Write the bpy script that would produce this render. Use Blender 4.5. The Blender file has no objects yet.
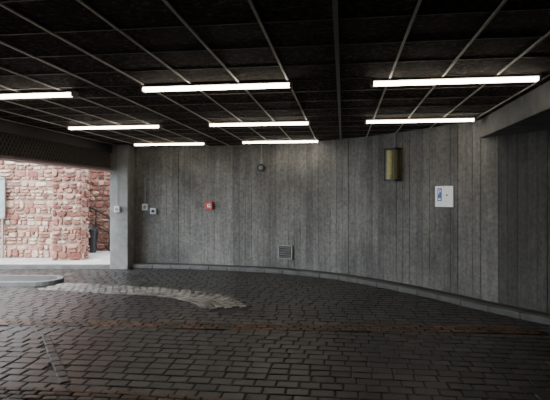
import bpy, math, random
from mathutils import Vector, Matrix
random.seed(7)
EYE=1.62; CEIL=2.79; F=500.0; A=math.radians(7.75)
T=Vector((math.cos(A),-math.sin(A),0)); N=Vector((math.sin(A),math.cos(A),0))
def tn(t,n,z=0): return T*t+N*n+Vector((0,0,z))

# ---------------- materials ----------------
def newmat(name):
    m=bpy.data.materials.new(name); m.use_nodes=True
    nt=m.node_tree; b=nt.nodes['Principled BSDF']; return m,nt,b
def ramp(nt,fac,stops):
    r=nt.nodes.new('ShaderNodeValToRGB'); e=r.color_ramp.elements
    while len(e)<len(stops): e.new(0.5)
    for i,(p,c) in enumerate(stops): e[i].position=p; e[i].color=(*c,1)
    nt.links.new(fac,r.inputs[0]); return r.outputs[0]
def mix(nt,a,b,fac,mode='MIX'):
    n=nt.nodes.new('ShaderNodeMix'); n.data_type='RGBA'; n.blend_type=mode
    for s,v in ((n.inputs[0],fac),(n.inputs[6],a),(n.inputs[7],b)):
        if hasattr(v,'is_linked'): nt.links.new(v,s)
        elif isinstance(v,(tuple,list)): s.default_value=(*v,1)
        else: s.default_value=v
    return n.outputs[2]
def mapping(nt,src='Object',scale=(1,1,1),rot=0,loc=(0,0,0)):
    tc=nt.nodes.new('ShaderNodeTexCoord'); m=nt.nodes.new('ShaderNodeMapping')
    m.inputs['Scale'].default_value=scale; m.inputs['Rotation'].default_value=(0,0,rot); m.inputs['Location'].default_value=loc
    nt.links.new(tc.outputs[src],m.inputs[0]); return m.outputs[0]
def noise(nt,vec,scale,detail=4,rough=.55):
    n=nt.nodes.new('ShaderNodeTexNoise'); n.inputs['Scale'].default_value=scale
    n.inputs['Detail'].default_value=detail; n.inputs['Roughness'].default_value=rough
    nt.links.new(vec,n.inputs['Vector']); return n.outputs[0]
def bump(nt,b,h,strength=.4,dist=.01):
    n=nt.nodes.new('ShaderNodeBump'); n.inputs['Strength'].default_value=strength; n.inputs['Distance'].default_value=dist
    nt.links.new(h,n.inputs['Height']); nt.links.new(n.outputs[0],b.inputs['Normal'])
def plain(name,col,rough=.6,metal=0,var=.15):
    m,nt,b=newmat(name); v=mapping(nt); f=noise(nt,v,14)
    c=ramp(nt,f,[(.3,tuple(x*(1-var) for x in col)),(.7,tuple(min(1,x*(1+var)) for x in col))])
    nt.links.new(c,b.inputs['Base Color']); b.inputs['Roughness'].default_value=rough; b.inputs['Metallic'].default_value=metal
    return m
def emis(name,col,s):
    m,nt,b=newmat(name); b.inputs['Base Color'].default_value=(.8,.8,.8,1)
    b.inputs['Emission Color'].default_value=(*col,1); b.inputs['Emission Strength'].default_value=s; return m

def board_concrete():
    m,nt,b=newmat('board_formed_concrete')
    at=nt.nodes.new('ShaderNodeAttribute'); at.attribute_name='tone'
    v=mapping(nt,'Object',(9,9,.5)); g=noise(nt,v,2.2,6,.65)
    v2=mapping(nt,'Object',(1.2,1.2,.8)); s=noise(nt,v2,.9,7,.65)
    v3=mapping(nt,'Object',(1,1,1)); f=noise(nt,v3,16,7,.72)
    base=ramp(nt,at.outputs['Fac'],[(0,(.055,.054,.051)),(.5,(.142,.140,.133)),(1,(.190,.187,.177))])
    gr=ramp(nt,g,[(.25,(.68,.68,.68)),(.75,(1.25,1.25,1.25))])
    st=ramp(nt,s,[(.32,(.42,.42,.415)),(.5,(.95,.95,.95)),(.7,(1.42,1.41,1.39))])
    c=mix(nt,base,gr,.9,'MULTIPLY'); c=mix(nt,c,st,.9,'MULTIPLY')
    fr=ramp(nt,f,[(.3,(.5,.5,.5)),(.7,(1.36,1.36,1.36))]); c=mix(nt,c,fr,.9,'MULTIPLY')
    nt.links.new(c,b.inputs['Base Color']); b.inputs['Roughness'].default_value=.75
    bump(nt,b,f,.7,.015); return m
def smooth_concrete(name='smooth_concrete',col=(.2,.2,.19)):
    m,nt,b=newmat(name); v=mapping(nt); f=noise(nt,v,3,8,.65)
    c=ramp(nt,f,[(.3,tuple(x*.6 for x in col)),(.7,tuple(x*1.3 for x in col))])
    nt.links.new(c,b.inputs['Base Color']); b.inputs['Roughness'].default_value=.85; bump(nt,b,f,.4,.01); return m
def block(name,lo,hi,rough=.42,spec=.5):
    m,nt,b=newmat(name); at=nt.nodes.new('ShaderNodeAttribute'); at.attribute_name='tone'
    v=mapping(nt); f=noise(nt,v,32,4,.7); n1=noise(nt,v,.6,5,.6)
    base=ramp(nt,at.outputs['Fac'],[(0,lo),(1,hi)])
    c=mix(nt,base,ramp(nt,f,[(.3,(.6,.6,.6)),(.7,(1.3,1.3,1.3))]),.8,'MULTIPLY')
    c=mix(nt,c,ramp(nt,n1,[(.3,(.55,.55,.55)),(.7,(1.3,1.3,1.3))]),.8,'MULTIPLY')
    nt.links.new(c,b.inputs['Base Color']); b.inputs['Specular IOR Level'].default_value=spec
    rr=nt.nodes.new('ShaderNodeMapRange'); rr.inputs[3].default_value=rough-.1; rr.inputs[4].default_value=rough+.2
    nt.links.new(n1,rr.inputs[0]); nt.links.new(rr.outputs[0],b.inputs['Roughness'])
    bump(nt,b,f,.6,.008); return m
def ceiling_mat():
    m,nt,b=newmat('wood_wool_panel'); v=mapping(nt)
    f=noise(nt,v,20,8,.85); f2=noise(nt,v,2.2,4,.6)
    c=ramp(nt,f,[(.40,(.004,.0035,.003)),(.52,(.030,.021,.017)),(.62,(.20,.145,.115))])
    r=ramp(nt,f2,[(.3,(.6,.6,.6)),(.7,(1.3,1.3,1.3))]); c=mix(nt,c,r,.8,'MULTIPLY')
    nt.links.new(c,b.inputs['Base Color']); b.inputs['Roughness'].default_value=.95; b.inputs['Specular IOR Level'].default_value=.15; bump(nt,b,f,1,.02); return m
def stone_mat():
    m,nt,b=newmat('sandstone'); at=nt.nodes.new('ShaderNodeAttribute'); at.attribute_name='tone'
    v=mapping(nt); f=noise(nt,v,9,6,.65)
    base=ramp(nt,at.outputs['Fac'],[(0,(.16,.055,.04)),(.35,(.27,.120,.09)),(.6,(.37,.205,.155)),(1,(.55,.42,.34))])
    r=ramp(nt,f,[(.3,(.5,.48,.47)),(.7,(1.25,1.25,1.25))]); c=mix(nt,base,r,.9,'MULTIPLY')
    nt.links.new(c,b.inputs['Base Color']); b.inputs['Roughness'].default_value=.9; bump(nt,b,f,.9,.03); return m

M={}
M['board']=board_concrete(); M['conc']=smooth_concrete('smooth_concrete',(.13,.13,.125)); M['conc_dark']=smooth_concrete('stained_concrete',(.03,.03,.03))
M['conc_light']=smooth_concrete('jamb_concrete',(.20,.202,.195)); M['groove']=smooth_concrete('dark_joint_concrete',(.045,.045,.043))  # groove: darker concrete set behind the board joints
M['paver']=block('grey_block_paving',(.015,.0148,.015),(.052,.049,.047),.30,.42)
M['bed']=smooth_concrete('joint_sand',(.010,.009,.008))
M['brown']=block('brown_clinker',(.024,.014,.009),(.115,.058,.032),.5)
M['brown2']=block('dark_clinker',(.030,.022,.018),(.065,.048,.04),.5)
M['setts']=block('pale_granite_setts',(.09,.084,.077),(.25,.23,.205),.5)
M['pave_out']=smooth_concrete('pale_paving',(.34,.33,.32))
M['kerb']=smooth_concrete('kerb_stone',(.10,.10,.10)); M['kerb_light']=smooth_concrete('granite_kerb',(.09,.09,.09))
M['ceil']=ceiling_mat(); M['bar']=plain('ceiling_bar_metal',(.48,.44,.38),.45); M['bar_t']=plain('cross_bar_metal',(.14,.125,.11),.5)
M['bar2']=plain('expansion_strip',(.16,.16,.155),.5)
M['stone']=stone_mat(); M['mortar']=smooth_concrete('mortar',(.31,.23,.19))
M['lens']=emis('fluorescent_diffuser',(1.0,.90,.74),19)
M['housing']=plain('lamp_housing',(.35,.27,.22),.5); M['black']=plain('black_metal',(.015,.015,.016),.45,.3)
M['steel']=plain('galvanised_steel',(.22,.22,.22),.5,.5); M['grey']=plain('grey_plastic',(.18,.19,.20),.5,0,.05)
M['pgrey']=plain('pale_grey_plastic',(.50,.53,.56),.5,0,.05)
M['red']=plain('red_plastic',(.50,.015,.015),.4,0,.05); M['white']=plain('white_enamel',(.85,.87,.90),.4,0,.03)
M['blue']=plain('blue_enamel',(.02,.09,.38),.4,0,.05); M['dark']=plain('dark_header_metal',(.020,.018,.018),.6)
M['lattice']=plain('lattice_metal',(.12,.10,.088),.5); M['trim']=plain('header_edge',(.18,.12,.11),.55)
M['amber']=plain('yellowed_plastic',(.36,.34,.13),.4,0,.2); M['olive']=plain('olive_metal',(.085,.082,.045),.5)
M['pane']=plain('greyish_panel',(.20,.26,.27),.35,.0,.2)

# ---------------- mesh builder ----------------
class MB:
    def __init__(s): s.v=[];s.f=[];s.mi=[];s.tone=[];s.mats=[]
    def m(s,k):
        if k not in s.mats: s.mats.append(k)
        return s.mats.index(k)
    def face(s,idx,k,t=.5): s.f.append(idx); s.mi.append(s.m(k)); s.tone.append(t)
    def hexa(s,p,k,t=.5):
        b=len(s.v); s.v+= [Vector(q) for q in p]
        for q in ((3,2,1,0),(4,5,6,7),(0,1,5,4),(1,2,6,5),(2,3,7,6),(3,0,4,7)): s.face([b+i for i in q],k,t)
    def sett(s,c,ux,uy,w,l,k,t,zt=.0,gap=.0042,depth=.014):
        b=len(s.v); tx=random.uniform(-.022,.022); ty=random.uniform(-.022,.022); dz=random.uniform(-.002,.002)
        for fr,z in ((1,-depth),(.97,-.004),(.80,0)):
            for sx,sy in((-1,-1),(1,-1),(1,1),(-1,1)):
                x=sx*(w/2-gap)*fr; y=sy*(l/2-gap)*fr
                if fr==.80: x=sx*(w/2-gap-.013); y=sy*(l/2-gap-.013)
                zz=zt+z+dz+(x*tx+y*ty if z>-depth else 0)
                s.v.append(c+ux*x+uy*y+Vector((0,0,zz)))
        for L in(0,4):
            for i in range(4): j=(i+1)%4; s.face([b+L+i,b+L+j,b+L+4+j,b+L+4+i],k,t)
        s.face([b+8,b+9,b+10,b+11],k,t)
    def box(s,c,size,k,ux=Vector((1,0,0)),uy=None,t=.5,uz=None):
        c=Vector(c); uz=uz or Vector((0,0,1)); uy=uy or uz.cross(ux); x,y,z=[d/2 for d in size]
        s.hexa([c+ux*a*x+uy*b_*y+uz*d*z for d in(-1,1) for a,b_ in((-1,-1),(1,-1),(1,1),(-1,1))],k,t)
    def cyl(s,p0,p1,r,k,seg=12,r1=None,t=.5):
        p0=Vector(p0);p1=Vector(p1);d=(p1-p0).normalized(); a=d.orthogonal().normalized(); b2=d.cross(a); r1=r if r1 is None else r1
        b=len(s.v)
        for p,rr in((p0,r),(p1,r1)):
            for i in range(seg):
                th=2*math.pi*i/seg; s.v.append(p+a*rr*math.cos(th)+b2*rr*math.sin(th))
        for i in range(seg):
            j=(i+1)%seg; s.face([b+i,b+j,b+seg+j,b+seg+i],k,t)
        s.face([b+i for i in reversed(range(seg))],k,t); s.face([b+seg+i for i in range(seg)],k,t)
    def poly(s,pts,k,z0,z1):
        b=len(s.v); n=len(pts)
        s.v+=[Vector((p[0],p[1],z0)) for p in pts]+[Vector((p[0],p[1],z1)) for p in pts]
        s.face([b+i for i in reversed(range(n))],k); s.face([b+n+i for i in range(n)],k)
        for i in range(n): j=(i+1)%n; s.face([b+i,b+j,b+n+j,b+n+i],k)
    def build(s,name,bevel=0,recalc=True):
        me=bpy.data.meshes.new(name); me.from_pydata([tuple(v) for v in s.v],[],s.f)
        for k in s.mats: me.materials.append(M[k])
        me.polygons.foreach_set('material_index',s.mi)
        at=me.attributes.new('tone','FLOAT','FACE'); at.data.foreach_set('value',s.tone)
        me.update()
        import bmesh
        if recalc:
            bm=bmesh.new(); bm.from_mesh(me); bmesh.ops.recalc_face_normals(bm,faces=bm.faces); bm.to_mesh(me); bm.free()
        o=bpy.data.objects.new(name,me); bpy.context.collection.objects.link(o)
        if bevel:
            mo=o.modifiers.new('bevel','BEVEL'); mo.width=bevel; mo.segments=2; mo.limit_method='ANGLE'
        return o

# ---------------- curved path ----------------
CP=[(-3.55,11.75),(-2.5,11.65),(-1.7,11.5),(-.34,11.1),(.54,10.7),(1.5,9.95),(2.25,9.0),(2.75,8.2),(3.18,7.4),(3.67,6.6),(4.25,5.8),(5.05,4.9),(6.0,4.0),(7.2,3.2)]
def catmull(P,n=40):
    P=[Vector((*p,0)) for p in P]; P=[2*P[0]-P[1]]+P+[2*P[-1]-P[-2]]; out=[]
    for i in range(1,len(P)-2):
        a,b,c,d=P[i-1:i+3]
        for j in range(n):
            t=j/n; out.append(.5*((2*b)+(c-a)*t+(2*a-5*b+4*c-d)*t*t+(3*b-a-3*c+d)*t**3))
    out.append(P[-2]); return out
def resample(P,ds):
    out=[P[0]]; acc=0
    for i in range(1,len(P)):
        acc+=(P[i]-P[i-1]).length
        if acc>=ds: out.append(P[i]); acc=0
    return out
fine=catmull(CP,80)
def at_px(px,path=fine):
    best=min(range(1,len(path)-1),key=lambda i:abs(275+F*path[i].x/path[i].y-px))
    d=(path[best+1]-path[best-1]).normalized(); n=Vector((d.y,-d.x,0))
    if n.dot(-path[best])<0: n=-n
    return path[best],n,d
def normals(P):
    r=[]
    for i in range(len(P)):
        d=(P[min(i+1,len(P)-1)]-P[max(i-1,0)]).normalized(); r.append(Vector((d.y,-d.x,0)))
    for i,n in enumerate(r):
        if n.dot(Vector((0,4,0))-P[i])<0: r[i]=-n
    return r
# back wall of boards
pl=resample(fine,.14); nn=normals(pl); w=MB(); big=.5
for i in range(len(pl)-1):
    if i%9==0: big=random.uniform(.45,.68)
    if pl[i].y<7.3: big=.06      # right-end boards toned darker: lamp falloff painted into the concrete colour
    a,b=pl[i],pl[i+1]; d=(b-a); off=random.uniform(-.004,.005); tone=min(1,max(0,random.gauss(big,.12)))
    g=(.0018 if i%9 else .006)/ d.length
    a2=a+d*g; b2=b-d*g; na,nb=nn[i],nn[i+1]
    p=[a2+na*off,b2+nb*off,b2-nb*.28,a2-na*.28]
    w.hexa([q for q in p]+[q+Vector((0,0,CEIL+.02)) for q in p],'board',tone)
for i in range(len(pl)-1):
    a,b=pl[i],pl[i+1]; na,nb=nn[i],nn[i+1]
    q=[a-na*.010,b-nb*.010,b-nb*.3,a-na*.3]; w.hexa(q+[x+Vector((0,0,CEIL+.02)) for x in q],'groove')
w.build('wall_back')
# kerb along the wall
k=MB(); kp=[p for p in resample(catmull(CP,80),.05) if p.x>-3.27]; kp=resample(kp,.44); kn=normals(kp)
for i in range(len(kp)-1):
    a,b=kp[i],kp[i+1]; d=(b-a).normalized()*.004; na,nb=kn[i],kn[i+1]
    q=[a+na*.2+d,b+nb*.2-d,b+nb*.34-d,a+na*.34+d]; k.hexa(q+[x+Vector((0,0,.085)) for x in q],'kerb')
    q=[a+na*.008,b+nb*.008,b+nb*.2,a+na*.2]; k.hexa(q+[x+Vector((0,0,.08)) for x in q],'conc_dark')
k.build('trim_kerb',.008)

# ---------------- floor ----------------
def fl(px,py): d=EYE*F/(py-197); return ((px-275)*d/F,d)
strips=[
 ([fl(-60,321),fl(60,323),fl(275,327),fl(450,329),fl(545,331)],.16,'brown',3,.13),
 ([fl(-90,390),fl(60,394),fl(150,399),fl(300,412)],.12,'brown',3,.12),
 ([fl(46,336),fl(53,354),fl(66,384)],.05,'brown2',1,.14),
 ([fl(52,286),fl(100,288.5),fl(150,291),fl(190,295),fl(215,301),fl(226,309)],.34,'setts',6,.12)]
paths=[(resample(catmull(s[0],60),.03),s) for s in strips]
def instrip(p):
    for P,s in paths:
        for q in P[::3]:
            if (q.x-p.x)**2+(q.y-p.y)**2<max(.02,s[1]-.03)**2: return True
    return False
f=MB(); f.poly([(-16,-5),(9,-5),(9,20),(-16,20)],'bed',-.2,-.012)
rw=.155; bl=.195; r=0; nrow=-4.0
while nrow<11.6:
    t=-7.5+(r%2)*bl/2+random.uniform(-.012,.012)
    while t<7.5:
        l=bl*random.uniform(.92,1.08)
        c=tn(t+l/2,nrow+rw/2+.012*math.sin(t*.8+r*.15))
        if c.y<11.9 and c.x>-8 and not instrip(c):
            f.sett(c,T,N,l,rw,'paver',min(1,max(0,random.gauss(.5,.27))))
        t+=l
    nrow+=rw; r+=1
for P,s in paths:
    P=resample(P,s[4]); rows=s[3]; ww=2*s[1]/rows
    for i in range(len(P)-1):
        d=(P[i+1]-P[i]); L=d.length; d.normalize(); nrm=Vector((-d.y,d.x,0))
        for j in range(rows):
            c=(P[i]+P[i+1])/2+nrm*(-s[1]+ww*(j+.5))+d*((j%2-.5)*L*.5+random.uniform(-.006,.006))
            f.sett(c,d,nrm,L,ww,s[2],random.random(),.007,.005,.02)
f.build('floor',recalc=False)
# traffic island
m=MB(); isl=[(-9,9.05)]+[(-4.45+.42*math.cos(t),9.47+.42*math.sin(t)) for t in [(-90+i*15)*math.pi/180 for i in range(13)]]+[(-9,9.89)]
m.poly(isl,'kerb_light',-.01,.08)
inn=[(-9,9.17)]+[(-4.45+.30*math.cos(t),9.47+.30*math.sin(t)) for t in [(-90+i*15)*math.pi/180 for i in range(13)]]+[(-9,9.77)]
m.poly(inn,'conc_dark',.05,.086); m.build('traffic_island',.012)
m=MB(); m.poly([(-16,11.42),(-3.72,11.42),(-3.72,14.3),(-16,14.3)],'pave_out',-.02,.08)
m.poly([(-16,11.27),(-3.72,11.27),(-3.72,11.41),(-16,11.41)],'kerb_light',-.02,.085); m.build('outside_pavement')

# ---------------- ceiling ----------------
LX=lambda d:-5.166+.135*d
m=MB(); m.poly([(LX(-4.2)-.3,-4.2),(8.6,-4.2),(8.6,12.6),(LX(12.6)-.3,12.6)],'ceil',CEIL,CEIL+.4); m.build('ceiling')
m=MB()
t0=Vector((.356,2.97,0)).dot(T)
tb=Vector((2.92,6.9,0)).dot(T)+.09
tl=Vector((LX(0),0,0)).dot(T)
kk=math.ceil((tl-t0)/.5)
while t0+kk*.5<tb:
    t=t0+kk*.5
    if kk==0: m.box(tn(t,4.4,CEIL-.006),(.035,16.6,.012),'bar2',T)
    else: m.box(tn(t,4.4,CEIL-.006),(.018,16.6,.012),'bar',T)
    kk+=1
n=-3.42
while n<12.6:
    m.box(tn((tl+tb)/2,n,CEIL-.003),(tb-tl,.014,.006),'bar_t',T); n+=.56
m.build('ceiling_grid')
m=MB(); q=[tn(tb,-4.2),tn(8.5,-4.2),tn(8.5,11),tn(tb,11)]
m.hexa([x+Vector((0,0,CEIL-.28)) for x in q]+[x+Vector((0,0,CEIL+.05)) for x in q],'conc'); m.build('beam_right',.01)
m=MB()
def lseg(mb,n0,n1,z0,z1,k,o0=0,o1=-.35):
    q=[tn(tl+o1,n0),tn(tl+o0,n0),tn(tl+o0,n1),tn(tl+o1,n1)]
    mb.hexa([x+Vector((0,0,z0)) for x in q]+[x+Vector((0,0,z1)) for x in q],k)
lseg(m,-4.2,11.2,2.60,CEIL+.02,'dark'); lseg(m,-4.2,11.2,2.24,2.61,'dark',-.05); lseg(m,-4.2,11.2,2.21,2.255,'trim',.01)
header=m.build('header_beam',.006)
m=MB(); h=.09
n=4.0
while n<10.8:
    for sgn in(1,-1):
        a=tn(tl-.03,n,2.26); b=tn(tl-.03,n+.24,2.60)
        if sgn<0: a,b=tn(tl-.03,n+.24,2.26),tn(tl-.03,n,2.60)
        m.cyl(a,b,.008,'lattice',6)
    n+=h
gr=m.build('roller_grille'); gr.parent=header
m=MB(); lseg(m,-4.2,4.6,0,2.23,'conc'); m.build('wall_left')
m=MB(); m.poly([(-6.2,-4.4),(8.8,-4.4),(8.8,-4.2),(-6.2,-4.2)],'conc_dark',0,CEIL+.02); m.build('wall_rear')
m=MB(); m.poly([(8.4,-4.3),(8.6,-4.3),(8.6,3.2),(8.4,3.2)],'conc_dark',0,CEIL+.02); m.poly([(7.0,3.1),(8.6,3.1),(8.6,3.3),(7.0,3.3)],'conc_dark',0,CEIL+.02); m.build('wall_right')
m=MB(); m.poly([(-3.70,11.2),(-3.30,11.2),(-3.30,12.0),(-3.70,12.0)],'conc_light',0,CEIL+.02); m.build('jamb_column',.01)

# ---------------- fluorescent fixtures ----------------
def lamp(c):
    m=MB(); c=Vector((c[0],c[1],CEIL)); z=Vector((0,0,1))
    m.box(c-z*.013,(1.58,.14,.026),'housing',T)
    L=1.54; prof=[(-.04,-.024),(.04,-.024),(.048,-.040),(.032,-.058),(-.032,-.058),(-.048,-.040)]
    b=len(m.v)
    for s in(-1,1):
        for y,zz in prof: m.v.append(c+T*s*L/2+N*y+z*zz)
    for i in range(6):
        j=(i+1)%6; m.face([b+i,b+j,b+6+j,b+6+i],'lens')
    m.face([b+i for i in range(6)],'lens'); m.face([b+6+i for i in range(6)],'lens')
    for s in(-1,1): m.box(c+T*s*(L/2+.012)-z*.042,(.024,.11,.05),'housing',T)
    m.build('fluorescent_ceiling_lamp')
HT=CEIL-.045-EYE
def cl(px,py): d=HT*F/(197-py); return Vector(((px-275)*d/F,d,0))
for a,b in (((140,90),(294,86)),((372,83.5),(537,80.5)),((66,128.5),(164,127)),((207,125.5),(312,123.5)),((365,122.5),(475,120)),((132,145),(208,144)),((241,142.7),(320,141.7))):
    c=(cl(*a)+cl(*b))/2; lamp(c)
e=cl(75,95); lamp(e-T*.79)

# ---------------- wall fittings ----------------
def zat(p,py): return EYE+(197-py)*p.y/F
def W(px,py,w_,h_,dep,k,mb,off=0,pn=None):
    p,n,d=pn or at_px(px); c=p+n*(off+dep/2+.008); c.z=zat(p,py); mb.box(c,(w_,dep,h_),k,d); return p,n,d,c
m=MB(); p,n,d,c=W(210,205.5,.17,.17,.06,'red',m); m.box(c+n*.032,(.07,.01,.07),'white',d); m.box(c+n*.038,(.03,.008,.03),'black',d)
m.build('fire_alarm_call_point',.008)
m=MB(); p,n,d,c=W(146,207,.13,.15,.07,'pgrey',m); m.box(c+n*.037,(.06,.012,.08),'grey',d)
m.cyl(c+Vector((0,0,.07)),Vector((c.x,c.y,zat(p,178))),.012,'grey',8)
p,n,d,c2=W(154,211,.14,.14,.08,'pgrey',m); m.cyl(c2+n*.03,c2+n*.075,.035,'black',12); m.build('light_switch',.006)
m=MB(); m.box((-3.52,11.15,EYE-.27),(.12,.08,.14),'pgrey'); m.box((-3.52,11.105,EYE-.27),(.06,.012,.07),'grey'); m.cyl((-3.52,11.17,EYE-.2),(-3.52,11.17,CEIL),.01,'grey',8); m.build('junction_box',.006)
# vent
m=MB(); p,n,d,c=W(286,252,.32,.28,.012,'black',m)
for s in(-1,1): m.box(c+d*s*.16+n*.012,(.022,.03,.30),'steel',d); m.box(c+Vector((0,0,s*.14))+n*.012,(.34,.03,.022),'steel',d)
for i in range(5):
    uz=(Vector((0,0,1))*.6+n*-.8).normalized(); m.box(c+n*.015+Vector((0,0,-.10+i*.05)),(.30,.005,.026),'steel',d,uz=uz,uy=uz.cross(d))
m.build('ventilation_grille')
# round alarm sounder with conduit
m=MB(); p,n,d=at_px(262); c=p+n*.03; c.z=zat(p,168); m.cyl(c-n*.015,c+n*.05,.085,'black',20); m.cyl(c+n*.05,c+n*.09,.055,'grey',18,.035)
m.box(c+Vector((0,0,.14)),(.07,.04,.09),'grey',d)
m.cyl(c+Vector((0,0,.17)),Vector((c.x,c.y,CEIL)),.014,'grey',8); m.build('alarm_sounder')
# lantern box
m=MB(); p,n,d=at_px(397); zc=zat(p,165); c=p+n*.115; c.z=zc
if d.x<0: d=-d
m.box(c-n*.085,(.27,.03,.60),'olive',d)
m.cyl(c+d*-.05-Vector((0,0,.27)),c+d*-.05+Vector((0,0,.27)),.07,'amber',20)
m.cyl(c+d*.07-Vector((0,0,.27)),c+d*.07+Vector((0,0,.27)),.045,'olive',16)
for s in(-1,1): m.box(c+Vector((0,0,s*.28)),(.26,.19,.03),'black',d)
for s in(-1,1): m.box(c+n*.085+d*s*.12,(.012,.012,.56),'black',d)
m.cyl(c-n*.06+Vector((0,0,.3)),Vector(((c-n*.06).x,(c-n*.06).y,CEIL)),.014,'grey',8)
m.build('wall_lantern',.004)
# sign
m=MB(); p,n,d,c=W(445,196.5,.37,.34,.015,'white',m)
if d.x<0: d=-d
m.box(c+n*.009-d*.09+Vector((0,0,.03)),(.085,.004,.21),'blue',d)
m.box(c+n*.012-d*.09-Vector((0,0,.045)),(.05,.003,.03),'white',d)
m.box(c+n*.009+d*.06+Vector((0,0,.02)),(.03,.004,.03),'grey',d)
sign=m.build('wall_sign')
tx=bpy.data.curves.new('letter_p','FONT'); tx.body='P'; tx.size=.12; tx.extrude=.001; tx.align_x='CENTER'; tx.align_y='CENTER'
to=bpy.data.objects.new('letter_p',tx); bpy.context.collection.objects.link(to); tx.materials.append(M['white'])
R=Matrix((d,Vector((0,0,1)),d.cross(Vector((0,0,1))))).transposed().to_4x4()
R.translation=c+n*.014-d*.09+Vector((0,0,.07)); to.matrix_world=R; to.parent=sign

# ---------------- outside stone walls ----------------
def stonewall(name,p0,p1,th,h,z0=.08,mu=.55,sd=.28):
    m=MB(); p0=Vector((*p0,0));p1=Vector((*p1,0)); d=(p1-p0).normalized(); L=(p1-p0).length; up=Vector((0,0,1)); n=d.cross(up)
    mid=(p0+p1)/2-n*(th/2+.0); m.box(mid+up*(z0+h/2),(L,th-.03,h),'mortar',d)
    def facecourse(a,dd,nn,LL):
        z=z0
        while z<z0+h-.07:
            rh=min(random.choice((.08,.10,.13,.16,.2)),z0+h-z); x=0; ph=random.uniform(0,6)
            while x<LL-.02:
                rw=random.uniform(.08,.30)*(.7+rh*2)
                if LL-x-rw<.09: rw=LL-x
                sub=1 if (rh<.15 or random.random()<.6) else 2
                for si in range(sub):
                    j=random.uniform(.006,.02); pr=random.uniform(.01,.06)
                    t=min(1,max(0,random.gauss(mu,sd)))
                    c=a+dd*(x+rw/2)+up*(z+rh*(si+.5)/sub+.02*math.sin(x*2.6+ph)); w2=max(.02,rw/2-j); h2=max(.02,rh/sub/2-j)
                    b=len(m.v); prof=[(-1,-.55),(-.6,-1),(.6,-1),(1,-.55),(1,.55),(.6,1),(-.6,1),(-1,.55)]
                    prof=[(u*random.uniform(.85,1.1),v*random.uniform(.85,1.1)) for u,v in prof]
                    for o,s_ in((-.03,1),(pr*.6,.97),(pr,.72)):
                        for u,v in prof: m.v.append(c+dd*(u*w2*s_)+up*max(v*h2*s_,z0+.001-c.z)+nn*(o+random.uniform(-.004,.004)))
                    for q in(0,8):
                        for i in range(8): k_=(i+1)%8; m.face([b+q+i,b+q+k_,b+q+8+k_,b+q+8+i],'stone',t)
                    m.face([b+16+i for i in range(8)],'stone',t)
                x+=rw
            z+=rh
    facecourse(p0,d,n,L); facecourse(p1,-n,d,th)
    m.build(name,0)
stonewall('stone_wall',(-11.5,12.75),(-5.2,12.65),.5,4.2,.082,.66,.25)
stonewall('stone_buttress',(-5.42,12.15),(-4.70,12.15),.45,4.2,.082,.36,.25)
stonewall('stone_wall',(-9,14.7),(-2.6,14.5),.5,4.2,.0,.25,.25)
# litter bin and railing
m=MB(); c=Vector((-5.12,13.9,.082)); 
m.cyl(c,c+Vector((0,0,.6)),.15,'black',20,.19); m.cyl(c+Vector((0,0,.6)),c+Vector((0,0,.65)),.205,'black',20); m.cyl(c+Vector((0,0,.65)),c+Vector((0,0,.72)),.19,'black',20,.08); m.build('litter_bin')
m=MB()
a=Vector((-5.45,14.15,1.45)); b=Vector((-4.3,14.15,.85)); m.cyl(a,b,.03,'black',8); m.cyl(a-Vector((0,0,.45)),b-Vector((0,0,.45)),.02,'black',8)
for i in range(4):
    q=a.lerp(b,i/3); m.cyl(Vector((q.x,q.y,.082)),q,.02,'black',8)
m.build('handrail')
# notice board at the left
m=MB()
m.box((-7.22,12.56,1.6),(.86,.04,.98),'pane'); m.box((-7.22,12.55,2.1),(.9,.07,.04),'steel'); m.box((-7.22,12.55,1.1),(.9,.07,.04),'steel')
for s in(-1,1): m.box((-7.22+s*.44,12.55,1.6),(.03,.07,1.0),'steel')
for s in(-1,1): m.box((-7.22+s*.38,12.55,.6),(.04,.04,1.03),'steel')
m.build('notice_board')

# ---------------- light ----------------
wd=bpy.data.worlds.new('sky'); bpy.context.scene.world=wd; wd.use_nodes=True; nt=wd.node_tree
bg=nt.nodes['Background']; bg.inputs[0].default_value=(.87,.94,1.0,1); bg.inputs[1].default_value=9
sd=bpy.data.lights.new('sun','SUN'); sd.energy=5; sd.angle=math.radians(20); sd.color=(1,.95,.88)
so=bpy.data.objects.new('sun',sd); bpy.context.collection.objects.link(so)
so.rotation_euler=Vector((.25,.75,-1.0)).to_track_quat('-Z','Y').to_euler()
# ---------------- camera ----------------
cd=bpy.data.cameras.new('camera'); cd.lens=36*F/550; cd.sensor_width=36; cd.shift_y=-3/550
co=bpy.data.objects.new('camera',cd); bpy.context.collection.objects.link(co); co.location=(0,0,EYE); co.rotation_euler=(math.pi/2,0,0)
bpy.context.scene.camera=co
